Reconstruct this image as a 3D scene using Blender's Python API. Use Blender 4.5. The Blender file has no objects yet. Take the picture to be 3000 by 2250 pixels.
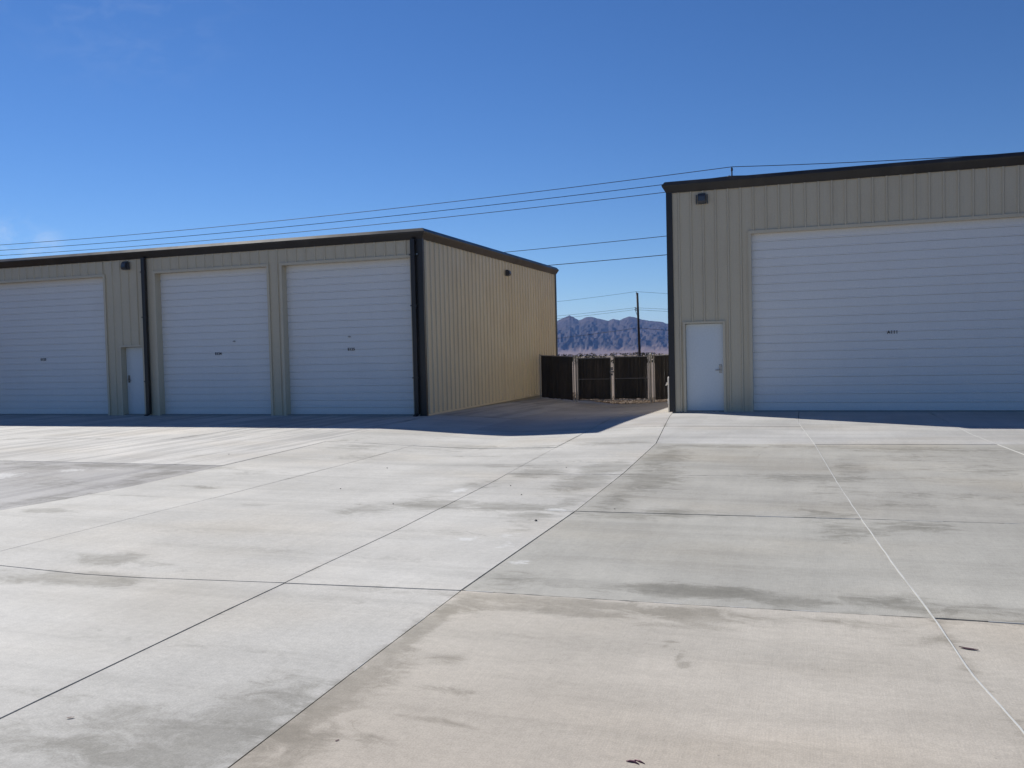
import bpy, math, random
import numpy as np
from mathutils import Vector, Matrix, noise as mn

random.seed(7)
scene = bpy.context.scene
COL = scene.collection
rad = math.radians

# ---------------------------------------------------------------- camera
CAM_POS = Vector((0.0, 0.0, 1.65))
yaw, pitch, roll = rad(19.010), rad(2.126), rad(-1.357)
fwd = Vector((-math.sin(yaw)*math.cos(pitch), math.cos(yaw)*math.cos(pitch), -math.sin(pitch)))
r0 = Vector((math.cos(yaw), math.sin(yaw), 0)); u0 = r0.cross(fwd)
cr, sr = math.cos(roll), math.sin(roll)
rgt = r0*cr + u0*sr; upv = u0*cr - r0*sr
cam = bpy.data.cameras.new('camera'); cam_ob = bpy.data.objects.new('camera', cam); COL.objects.link(cam_ob)
M = Matrix((rgt, upv, -fwd)).transposed().to_4x4(); M.translation = CAM_POS
cam_ob.matrix_world = M
cam.sensor_width = 36; cam.lens = 2574.16/3000*36; cam.clip_start = 0.05; cam.clip_end = 60000
scene.camera = cam_ob

# ---------------------------------------------------------------- sky, sun, exposure
SUN = Vector((-1.10, 0.735, 1.0)).normalized()
elev = math.asin(SUN.z); azim = math.atan2(SUN.x, SUN.y)      # clockwise from +Y
world = bpy.data.worlds.new('World'); scene.world = world; world.use_nodes = True
wn, wl = world.node_tree.nodes, world.node_tree.links
bg = wn['Background']
sky = wn.new('ShaderNodeTexSky'); sky.sky_type = 'NISHITA'; sky.sun_disc = False
sky.sun_elevation = elev; sky.sun_rotation = azim % (2*math.pi)
sky.altitude = 1500; sky.air_density = 1.0; sky.dust_density = 0.0; sky.ozone_density = 6.0
bg.inputs['Strength'].default_value = 0.05
hs = wn.new('ShaderNodeHueSaturation'); hs.inputs['Saturation'].default_value = 1.14; hs.inputs['Value'].default_value = 1.48; hs.inputs['Hue'].default_value = .507
wl.new(sky.outputs[0], hs.inputs['Color'])
tc = wn.new('ShaderNodeTexCoord')                              # two faint cirrus wisps at the left of the sky
mp = wn.new('ShaderNodeMapping'); mp.inputs['Rotation'].default_value = (rad(20), rad(-28), rad(46)); mp.inputs['Scale'].default_value = (5, 46, 60)
wl.new(tc.outputs['Generated'], mp.inputs[0])
cn = wn.new('ShaderNodeTexNoise'); cn.inputs['Scale'].default_value = .9; cn.inputs['Detail'].default_value = 6; cn.inputs['Roughness'].default_value = .6; cn.inputs['Distortion'].default_value = .4
wl.new(mp.outputs[0], cn.inputs['Vector'])
def wmap(x, a, b, c, d):
    n = wn.new('ShaderNodeMapRange'); n.interpolation_type = 'SMOOTHSTEP'; wl.new(x, n.inputs[0])
    for k, q in enumerate((a, b, c, d)): n.inputs[k+1].default_value = q
    return n.outputs[0]
streak = wmap(cn.outputs['Fac'], .40, .72, 0., 1.)
last = hs.outputs[0]
for cdir, rdeg, amt in (((-.738, .666, .108), 2.8, .26), ((-.62, .68, .39), 9., .05)):
    dp = wn.new('ShaderNodeVectorMath'); dp.operation = 'DOT_PRODUCT'; wl.new(tc.outputs['Generated'], dp.inputs[0]); dp.inputs[1].default_value = Vector(cdir).normalized()
    mu = wn.new('ShaderNodeMath'); mu.operation = 'MULTIPLY'; wl.new(wmap(dp.outputs['Value'], math.cos(rad(rdeg)), 1., 0., amt), mu.inputs[0]); wl.new(streak, mu.inputs[1])
    cm = wn.new('ShaderNodeMix'); cm.data_type = 'RGBA'; cm.inputs[7].default_value = (13, 14, 15, 1)
    wl.new(mu.outputs[0], cm.inputs[0]); wl.new(last, cm.inputs[6]); last = cm.outputs[2]
wl.new(last, bg.inputs['Color'])
sun = bpy.data.lights.new('sun', 'SUN'); sun.energy = 5.0; sun.angle = rad(0.53); sun.color = (1.0, 0.962, 0.895)
sun_ob = bpy.data.objects.new('sun', sun); COL.objects.link(sun_ob)
sun_ob.rotation_euler = SUN.to_track_quat('Z', 'Y').to_euler()
scene.view_settings.view_transform = 'Standard'; scene.view_settings.look = 'None'
scene.view_settings.exposure = 0.29; scene.view_settings.gamma = 1.0
scene.view_settings.use_curve_mapping = False
scene.render.engine = 'CYCLES'
scene.cycles.volume_bounces = 0; scene.cycles.max_bounces = 4; scene.cycles.diffuse_bounces = 3; scene.cycles.glossy_bounces = 2
scene.cycles.transmission_bounces = 0; scene.cycles.caustics_reflective = False; scene.cycles.caustics_refractive = False

# ---------------------------------------------------------------- helpers
WP = {}
class G:
    def __init__(s): s.v = []; s.f = []
    def add(s, vs, fs):
        b = len(s.v); s.v += [tuple(p) for p in vs]; s.f += [tuple(b+i for i in f) for f in fs]
    def box(s, a, b):
        (x0,y0,z0),(x1,y1,z1) = a, b
        s.add([(x0,y0,z0),(x1,y0,z0),(x1,y1,z0),(x0,y1,z0),(x0,y0,z1),(x1,y0,z1),(x1,y1,z1),(x0,y1,z1)],
              [(3,2,1,0),(4,5,6,7),(0,1,5,4),(1,2,6,5),(2,3,7,6),(3,0,4,7)])
        return s
    def tube(s, pts, rs, n=8, cap=True):
        pts = [Vector(p) for p in pts]
        if not hasattr(rs, '__len__'): rs = [rs]*len(pts)
        rings = []
        for i, p in enumerate(pts):
            d = (pts[min(i+1,len(pts)-1)] - pts[max(i-1,0)]).normalized()
            a = d.cross(Vector((0,0,1)) if abs(d.z) < .95 else Vector((1,0,0))).normalized(); c = d.cross(a)
            rings.append([p + (a*math.cos(2*math.pi*k/n) + c*math.sin(2*math.pi*k/n))*rs[i] for k in range(n)])
        vs = [q for rr in rings for q in rr]; fs = []
        for i in range(len(pts)-1):
            for k in range(n):
                k2 = (k+1) % n; fs.append((i*n+k, i*n+k2, (i+1)*n+k2, (i+1)*n+k))
        if cap: fs += [tuple(range(n-1,-1,-1)), tuple((len(pts)-1)*n+k for k in range(n))]
        s.add(vs, fs); return s
    def prism(s, prof, fn, a, b):
        """closed 2D profile swept between positions a and b; fn(p, q, t) -> xyz"""
        n = len(prof); vs = [fn(p, q, a) for p, q in prof] + [fn(p, q, b) for p, q in prof]
        fs = [(i, (i+1) % n, n+(i+1) % n, n+i) for i in range(n)] + [tuple(range(n-1,-1,-1)), tuple(range(n, 2*n))]
        s.add(vs, fs); return s

def link(o, parent, wpos):
    COL.objects.link(o); WP[o.name] = Vector(wpos)
    if parent is not None:
        o.parent = parent; o.location = Vector(wpos) - WP[parent.name]
    else: o.location = wpos
    return o
def mesh_of(name, g, mat, loc=(0,0,0), smooth=False):
    me = bpy.data.meshes.new(name); L = Vector(loc)
    me.from_pydata([tuple(Vector(p)-L) for p in g.v], [], g.f); me.update()
    if mat: me.materials.append(mat)
    if smooth: me.shade_smooth()
    return me
def obj(name, g, mat, parent=None, loc=None, smooth=False):
    if loc is None: loc = WP[parent.name] if parent is not None else (0,0,0)
    return link(bpy.data.objects.new(name, mesh_of(name, g, mat, loc, smooth)), parent, loc)
def copy_of(o, parent, wpos):
    return link(o.copy(), parent, wpos)
def empty(name, loc, parent=None):
    o = bpy.data.objects.new(name, None); o.empty_display_size = .3
    return link(o, parent, loc)
def tag(o, label=None, cat=None, group=None, kind=None):
    if label: o['label'] = label
    if cat: o['category'] = cat
    if group: o['group'] = group
    if kind: o['kind'] = kind
    return o

# ---------------------------------------------------------------- materials
def mat(name):
    m = bpy.data.materials.new(name); m.use_nodes = True
    return m, m.node_tree.nodes, m.node_tree.links, m.node_tree.nodes['Principled BSDF']
def nmath(N, L, op, a, b=None, c=None, clamp=False):
    n = N.new('ShaderNodeMath'); n.operation = op; n.use_clamp = clamp
    for i, x in enumerate((a, b, c)):
        if x is None: continue
        if isinstance(x, (int, float)): n.inputs[i].default_value = x
        else: L.new(x, n.inputs[i])
    return n.outputs[0]
def nmix(N, L, fac, a, b, mode='MIX'):
    n = N.new('ShaderNodeMix'); n.data_type = 'RGBA'; n.blend_type = mode
    for key, x in ((0, fac), (6, a), (7, b)):
        if isinstance(x, (int, float)): n.inputs[key].default_value = x
        elif isinstance(x, tuple): n.inputs[key].default_value = (*x, 1) if len(x) == 3 else x
        else: L.new(x, n.inputs[key])
    return n.outputs[2]
def nnoise(N, L, vec, scale, detail=4, rough=.55, vscale=None, dist=0.):
    if vscale:
        mp = N.new('ShaderNodeMapping'); mp.inputs['Scale'].default_value = vscale; L.new(vec, mp.inputs[0]); vec = mp.outputs[0]
    n = N.new('ShaderNodeTexNoise'); n.inputs['Scale'].default_value = scale; n.inputs['Detail'].default_value = detail
    n.inputs['Roughness'].default_value = rough; n.inputs['Distortion'].default_value = dist
    L.new(vec, n.inputs['Vector']); return n.outputs['Fac']
def nrange(N, L, x, a, b, c=0., d=1.):
    n = N.new('ShaderNodeMapRange'); n.interpolation_type = 'SMOOTHSTEP'
    L.new(x, n.inputs[0])
    for i, q in enumerate((a, b, c, d)): n.inputs[i+1].default_value = q
    return n.outputs[0]
def position(N):
    return N.new('ShaderNodeNewGeometry').outputs['Position']

def painted(name, col, rough=.45, dirt=.12, metal=0., spec=.5, bump=0.004, dirtcol=(.33,.27,.2), wav=None):
    m, N, L, b = mat(name); p = position(N)
    n1 = nnoise(N, L, p, .9, 5, .6); n2 = nnoise(N, L, p, 3.0, 4, .6, (1, 1, .12))
    f = nmath(N, L, 'MULTIPLY', nrange(N, L, n1, .35, .75), nrange(N, L, n2, .35, .75))
    f = nmath(N, L, 'MULTIPLY', f, dirt*2)
    c = nmix(N, L, f, col, dirtcol)
    n3 = nnoise(N, L, p, 40, 2)
    c = nmix(N, L, nrange(N, L, n3, .3, .7, 0, .06), c, (.02,.02,.02))
    L.new(c, b.inputs['Base Color'])
    L.new(nrange(N, L, n1, .3, .7, rough-.06, rough+.1), b.inputs['Roughness'])
    b.inputs['Metallic'].default_value = metal; b.inputs['Specular IOR Level'].default_value = spec
    if bump:
        bp = N.new('ShaderNodeBump'); bp.inputs['Strength'].default_value = .35; bp.inputs['Distance'].default_value = bump
        L.new(nnoise(N, L, p, 2.2, 3, .5, wav or (1,1,.6)), bp.inputs['Height']); L.new(bp.outputs[0], b.inputs['Normal'])
    return m
M_TAN = painted('tan_metal', (.60,.515,.365), .42, .14)
M_TRIM = painted('tan_trim', (.615,.53,.38), .4, .10)
M_BROWN = painted('brown_metal', (.017,.0145,.0135), .36, .05, bump=.002)
M_DOOR = painted('white_door', (.79,.775,.74), .38, .05, dirtcol=(.5,.47,.42), bump=.0015)
M_PDOOR = painted('grey_white_door', (.70,.735,.735), .42, .05, dirtcol=(.45,.42,.38))
M_SEAL = painted('black_rubber', (.015,.015,.016), .7, .1)
M_LOCK = painted('lock_metal', (.35,.34,.33), .3, .1, metal=.8)
M_INK = painted('black_lettering', (.012,.012,.014), .6, 0)
M_LIGHT = painted('bronze_fixture', (.06,.062,.068), .4, .1)
M_LENS = painted('fixture_lens', (.07,.085,.10), .3, .05)
M_ROOF = painted('roof_metal', (.55,.54,.50), .4, .1)
M_GALV = painted('galvanised_pipe', (.30,.30,.30), .5, .5, metal=.4, dirtcol=(.2,.18,.15))
M_SLAT = painted('dark_slat', (.014,.012,.011), .5, .45, dirtcol=(.075,.06,.05))
M_WIRE = painted('cable', (.03,.03,.035), .5, 0, bump=0)
M_POLE = painted('pole_wood', (.035,.025,.02), .8, .3)
M_WHITE = painted('white_pipe', (.78,.77,.74), .45, .1)
M_FOUND = painted('foundation_concrete', (.30,.29,.27), .85, .3, bump=.006)
M_SEALANT = painted('white_sealant', (.56,.56,.53), .8, .35, dirtcol=(.25,.24,.22))
M_LEAF = painted('dry_leaf', (.07,.028,.034), .7, .1)
M_PEB = painted('dark_stone', (.05,.047,.045), .8, .1)

def make_concrete():
    m, N, L, b = mat('broomed_concrete'); p = position(N)
    at = N.new('ShaderNodeAttribute'); at.attribute_name = 'tone'
    am = N.new('ShaderNodeAttribute'); am.attribute_name = 'mask'
    sp = N.new('ShaderNodeSeparateColor'); L.new(am.outputs['Color'], sp.inputs[0])
    stain, white, streakv = sp.outputs[0], sp.outputs[1], sp.outputs[2]
    c = at.outputs['Color']
    # broad blotches
    n1 = nnoise(N, L, p, .45, 6, .6); c = nmix(N, L, 1., c, nrange_col(N, L, n1, .3, .72, .84, 1.09), 'MULTIPLY')
    # warm / cool drift
    nw = nnoise(N, L, p, .3, 3, .5, (1, 1.7, 1)); c = nmix(N, L, nrange(N, L, nw, .45, .75, 0, .5), c, nmix(N, L, 1., c, (1.05,.98,.88), 'MULTIPLY'))
    # washed streaks along v (drainage) and bands along u (tooling)
    sv = nnoise(N, L, p, 1., 5, .6, (3.4, .22, 1), .3); su = nnoise(N, L, p, 1., 5, .62, (.16, 2.6, 1), .4)
    fv = nmath(N, L, 'MULTIPLY', nrange(N, L, sv, .44, .60), streakv)
    c = nmix(N, L, nmath(N, L, 'MULTIPLY', fv, .8), c, nmix(N, L, 1., c, (.66,.66,.67), 'MULTIPLY'))
    fu = nmath(N, L, 'MULTIPLY', nrange(N, L, su, .46, .7), nmath(N, L, 'SUBTRACT', 1., streakv, clamp=True))
    c = nmix(N, L, nmath(N, L, 'MULTIPLY', fu, .52), c, nmix(N, L, 1., c, (.74,.74,.735), 'MULTIPLY'))
    # water marks with ragged edge
    ns = nnoise(N, L, p, 3.2, 9, .74, (1, 1.7, 1), .7)
    st = nmath(N, L, 'MULTIPLY_ADD', nmath(N, L, 'SUBTRACT', ns, .5), 1.9, stain)
    stm = nmath(N, L, 'MULTIPLY', nrange(N, L, st, .25, .80), nrange(N, L, stain, 0.02, .25))
    c = nmix(N, L, nmath(N, L, 'MULTIPLY', stm, nrange(N, L, nnoise(N, L, p, 1.4, 6, .7, (1, 1.6, 1)), .3, .68, .45, 1.)), c, nmix(N, L, 1., c, (.56,.555,.53), 'MULTIPLY'))
    # white efflorescence
    nf = nnoise(N, L, p, 9., 5, .7, (1, 2.0, 1))
    wf = nmath(N, L, 'MULTIPLY', nrange(N, L, nmath(N, L, 'MULTIPLY_ADD', nmath(N, L, 'SUBTRACT', nf, .5), 1.6, white), .45, .8), nrange(N, L, white, .02, .3))
    c = nmix(N, L, nmath(N, L, 'MULTIPLY', wf, .55), c, (.66,.66,.64))
    # scattered small scuffs
    nk = nnoise(N, L, p, 5.5, 4, .7, (1, 2.6, 1), .8); c = nmix(N, L, nrange(N, L, nk, .69, .80, 0, .38), c, nmix(N, L, 1., c, (.62,.58,.55), 'MULTIPLY'))
    # grain and pits
    ng = nnoise(N, L, p, 120, 3, .7); c = nmix(N, L, 1., c, nrange_col(N, L, ng, .25, .75, .86, 1.12), 'MULTIPLY')
    nb = nnoise(N, L, p, 1., 4, .75, (150, 3.5, 1)); c = nmix(N, L, 1., c, nrange_col(N, L, nb, .25, .75, .945, 1.05), 'MULTIPLY')
    nm_ = nnoise(N, L, p, 14., 6, .75, (1, 1.6, 1)); c = nmix(N, L, 1., c, nrange_col(N, L, nm_, .3, .7, .93, 1.06), 'MULTIPLY')
    # hairline cracks, sparse
    vo = N.new('ShaderNodeTexVoronoi'); vo.feature = 'DISTANCE_TO_EDGE'; vo.inputs['Scale'].default_value = .33
    wv = N.new('ShaderNodeVectorMath'); wv.operation = 'MULTIPLY_ADD'; L.new(nnoise_col(N, L, p, 1.6), wv.inputs[0]); wv.inputs[1].default_value = (.5,.5,0); L.new(p, wv.inputs[2]); L.new(wv.outputs[0], vo.inputs['Vector'])
    ck = nmath(N, L, 'MULTIPLY', nrange(N, L, vo.outputs['Distance'], .0004, .0016, 1., 0.), nrange(N, L, nnoise(N, L, p, .5, 2), .60, .66))
    c = nmix(N, L, nmath(N, L, 'MULTIPLY', ck, .45), c, (.14,.13,.12))
    npit = nnoise(N, L, p, 28, 2, .5); c = nmix(N, L, nrange(N, L, npit, .74, .80, 0, .45), c, (.12,.11,.10))
    L.new(c, b.inputs['Base Color'])
    b.inputs['Roughness'].default_value = .86; b.inputs['Specular IOR Level'].default_value = .3
    h = nmath(N, L, 'MULTIPLY_ADD', nb, .6, nmath(N, L, 'MULTIPLY', ng, .5))
    bp = N.new('ShaderNodeBump'); bp.inputs['Strength'].default_value = .35; bp.inputs['Distance'].default_value = .004
    L.new(h, bp.inputs['Height']); L.new(bp.outputs[0], b.inputs['Normal'])
    return m
def nnoise_col(N, L, vec, scale):
    n = N.new('ShaderNodeTexNoise'); n.inputs['Scale'].default_value = scale; n.inputs['Detail'].default_value = 4; L.new(vec, n.inputs['Vector']); return n.outputs['Color']
def nrange_col(N, L, x, a, b, c, d):
    o = nrange(N, L, x, a, b, c, d); n = N.new('ShaderNodeCombineColor')
    for i in range(3): L.new(o, n.inputs[i])
    return n.outputs[0]
M_CONC = make_concrete()

def earthy(name, c1, c2, scale, rough=.95, bump=.02, s2=None):
    m, N, L, b = mat(name); p = position(N)
    n = nnoise(N, L, p, scale, 8, .65); c = nmix(N, L, nrange(N, L, n, .3, .7), c1, c2)
    n2 = nnoise(N, L, p, s2 or scale*14, 4, .7); c = nmix(N, L, 1., c, nrange_col(N, L, n2, .3, .7, .75, 1.2), 'MULTIPLY')
    L.new(c, b.inputs['Base Color']); b.inputs['Roughness'].default_value = rough; b.inputs['Specular IOR Level'].default_value = .2
    bp = N.new('ShaderNodeBump'); bp.inputs['Strength'].default_value = .5; bp.inputs['Distance'].default_value = bump
    L.new(n2, bp.inputs['Height']); L.new(bp.outputs[0], b.inputs['Normal'])
    return m
M_DESERT = earthy('desert_soil', (.20,.15,.115), (.14,.11,.085), .02, s2=3.)
def make_mountain():
    m, N, L, b = mat('mountain_rock'); p = position(N)
    n = nnoise(N, L, p, .0016, 8, .65); c = nmix(N, L, nrange(N, L, n, .35, .65), (.070,.052,.047), (.022,.019,.019))
    n2 = nnoise(N, L, p, .006, 6, .7, (1, 1, 2.)); c = nmix(N, L, nrange(N, L, n2, .42, .7, 0, .55), c, (.095,.072,.062))
    sx = N.new('ShaderNodeSeparateXYZ'); L.new(p, sx.inputs[0])
    fan = nmath(N, L, 'MULTIPLY_ADD', nmath(N, L, 'SUBTRACT', n2, .5), 110., sx.outputs[2])
    c = nmix(N, L, nrange(N, L, fan, -25., 45., 1., 0.), c, (.21,.15,.125))   # sandy fans at the foot
    L.new(c, b.inputs['Base Color']); b.inputs['Roughness'].default_value = 1.; b.inputs['Specular IOR Level'].default_value = .1
    bp = N.new('ShaderNodeBump'); bp.inputs['Strength'].default_value = 1.; bp.inputs['Distance'].default_value = 14.
    L.new(n2, bp.inputs['Height']); L.new(bp.outputs[0], b.inputs['Normal'])
    return m
M_MOUNT = make_mountain()
M_GRAVEL = earthy('gravel_stone', (.36,.28,.21), (.22,.18,.145), 9.)
M_SCRUB = earthy('scrub_foliage', (.045,.05,.028), (.075,.07,.04), .8)

# ---------------------------------------------------------------- site relief
UE, VE, HE = -9.72, 21.19, 4.94          # building with three doors: right front corner
UA, VA, HA = -3.49, 22.67, 5.86          # building with the wide door: left front corner
def lerp_tab(x, tab):
    if x <= tab[0][0]: return tab[0][1]
    for (a, va), (b, vb) in zip(tab, tab[1:]):
        if x <= b: return va + (vb-va)*(x-a)/(b-a)
    return tab[-1][1]
def sstep(a, b, x):
    t = min(1, max(0, (x-a)/(b-a))); return t*t*(3-2*t)
def relief(u, v):
    d = lerp_tab(v, [(8,0),(12,.03),(15,.09),(17.5,.135),(22,.18),(31.2,.345),(45,.42)])
    uc = lerp_tab(v, [(12,-5.6),(17.5,-6.1),(31.2,-6.95)])
    wl_, wr_ = lerp_tab(v, [(15,3.1),(22,3.4),(31,4.3)]), lerp_tab(v, [(15,3.0),(20,3.3),(31,6.0)])
    k = (uc-u)/wl_ if u < uc else (u-uc)/wr_
    k = max(0., 1-k); k = k*k*(3-2*k)*.55 + k*.45
    return -d*k

# ---------------------------------------------------------------- ground and mountains
g = G(); NA = 96
rs = [0, 6, 12, 18, 24, 30, 36, 44, 55, 70, 95, 130, 180, 260, 400, 650, 1000, 1600, 2600, 4200, 7000, 12800]
def gz(x, y):
    r = math.hypot(x, y-12)
    near = relief(x, y) - .16
    far = -.5 - 54*sstep(150, 3500, r) + mn.noise(Vector((x*.01, y*.01, 3)))*min(1.5, r*.002)
    t = sstep(38, 90, r); return near*(1-t) + far*t
g.v.append((0, 12, gz(0, 12)))
for r in rs[1:]:
    for k in range(NA):
        a = 2*math.pi*k/NA; x, y = r*math.cos(a), 12 + r*math.sin(a); g.v.append((x, y, gz(x, y)))
for k in range(NA): g.f.append((0, 1+k, 1+(k+1) % NA))
for i in range(len(rs)-2):
    for k in range(NA):
        a, b = 1+i*NA+k, 1+i*NA+(k+1) % NA; g.f.append((a, a+NA, b+NA, b))
tag(obj('desert_ground', g, M_DESERT, smooth=True), kind='structure')

RIDGE = [(-16.092,1.825),(-15.865,1.976),(-15.554,2.091),(-15.159,2.249),(-14.882,2.102),(-14.578,1.909),(-14.353,1.976),(-14.155,2.094),(-13.792,2.129),(-13.376,2.006),(-12.657,1.819),(-12.377,1.95),(-11.935,1.838),(-11.6,1.984),(-11.35,2.077),(-10.965,2.011),(-10.609,1.873),(-10.171,1.777),(-9.733,1.72),(-9.242,1.667),(-8.971,1.549),(-8.78,1.516)]
def ridge(a):
    e = lerp_tab(a, RIDGE)
    out = max(0, -16.092-a, a+8.78)
    k = min(1, out/2.)
    return e + k*(-.25 + .55*mn.fractal(Vector((a*.35, 7.7, 0)), 1., 2., 5)) + .025*mn.noise(Vector((a*9, 1, 0)))
g = G(); nA, nT = 520, 64; R0, R1 = 6200., 9200.
def mount(a, t):
    zr = 1.65 + R1*math.tan(rad(ridge(a)))
    z0 = -54.
    q = a*.9
    fan = .12*sstep(0, .38, t)
    body = max(0, (t-.26)/.74)
    spur = mn.ridged_multi_fractal(Vector((q*1.05+t*1.6, t*2.6, .3)), .9, 2.1, 6, 1., 2.) - 1.0
    spur2 = mn.ridged_multi_fractal(Vector((q*3.3-t*3.2, t*6.5, 5.3)), .9, 2.1, 5, 1., 2.) - 1.0
    prof = fan + (1-.12)*(body**1.12)
    env = min(1, body*5)*(1-t)**.65
    return z0 + (zr-z0)*(prof + env*(.19*spur + .13*spur2))
for j in range(nT+8):
    for i in range(nA+1):
        a = -42 + 62*i/nA
        if j <= nT:
            t = j/nT; R = R0 + (R1-R0)*t; z = mount(a, t)
        else:
            t = (j-nT)/8; R = R1 + 1500*t; z = (1.65+R1*math.tan(rad(ridge(a))))*(1-t) - 60*t
        g.v.append((R*math.sin(rad(a)), R*math.cos(rad(a)), z))
for j in range(nT+7):
    for i in range(nA):
        a = j*(nA+1)+i; g.f.append((a, a+1, a+nA+2, a+nA+1))
tag(obj('mountain_range', g, M_MOUNT), kind='structure')

# ---------------------------------------------------------------- concrete pavement: slabs between joints
LJ = [  # joints running away from the camera, as u(v)
 [(-8,-24.4),(30,-24.4)], [(-8,-20.6),(30,-20.6)], [(-8,-16.6),(30,-16.6)], [(-8,-12.6),(30,-12.6)],
 [(-8,-8.6),(7.4,-8.68),(8.2,-8.55),(9.2,-8.5),(11.2,-8.61),(14.8,-8.91),(17.7,-9.3),(22,-9.72),(36,-9.72)],
 [(-8,-6.76),(5.8,-6.78),(8.5,-6.75),(11.8,-6.83),(13.2,-6.94),(16.4,-7.2),(22,-7.5),(36,-8.0)],
 [(-8,-3.58),(3,-3.6),(4.8,-3.66),(7.3,-3.71),(8.55,-3.78),(10.4,-3.89),(14.6,-4.26),(17,-4.46),(22,-4.9),(36,-5.6)],
 [(-8,-2.2),(2.9,-2.25),(4,-2.29),(5.6,-2.335),(8.7,-2.33),(11.5,-2.41),(15.1,-2.60),(21.7,-3.37),(22.6,-3.46),(36,-3.46)],
 [(-8,1.1),(4.1,.82),(4.8,.72),(5.7,.66),(6.8,.56),(8.85,.40),(11.1,.24),(15.3,-.01),(19.6,-.34),(36,-.5)],
 [(-8,4.6),(6,3.6),(14.2,2.83),(17.2,2.6),(36,2.3)], [(-8,7.4),(36,5.6)], [(-8,11),(36,9.6)]]
CJ = [  # joints running across, as v(u)
 [(-30,-6),(15,-6)], [(-30,-3),(15,-3)], [(-30,0),(15,0)], [(-30,2.62),(15,2.65)],
 [(-30,5.5),(-6.8,5.45),(-6.3,5.36),(-5.4,5.30),(-4.87,5.32),(-3.67,5.46),(-2.34,5.59),(-.8,5.63),(.65,5.71),(15,6.1)],
 [(-30,8.4),(-8.5,8.55),(-6.76,8.62),(-5,8.53),(-3.77,8.53),(-2.32,8.65),(.4,8.8),(15,9.3)],
 [(-30,11.1),(-13.1,11.23),(-8.64,11.27),(-4.7,11.15),(-2.68,11.28),(-.57,11.45),(2.31,11.65),(15,12.2)],
 [(-30,14.5),(-15.36,14.70),(-10.46,14.92),(-8.91,14.81),(-4,14.65),(-2.6,15.13),(0,15.26),(3.1,15.6),(15,16.2)],
 [(-30,17.9),(-8.9,18.2),(-2.9,18.5),(15,19)],
 [(-30,21.5),(-9.7,21.5),(-8,21.8),(-3.5,22.9),(15,22.9)],
 [(-10,25.1),(-3,25.6)], [(-10,28.4),(-3,28.6)], [(-10,32.2),(-7.9,32.1),(-6.3,30.85),(-3,30.6)]]
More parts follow.
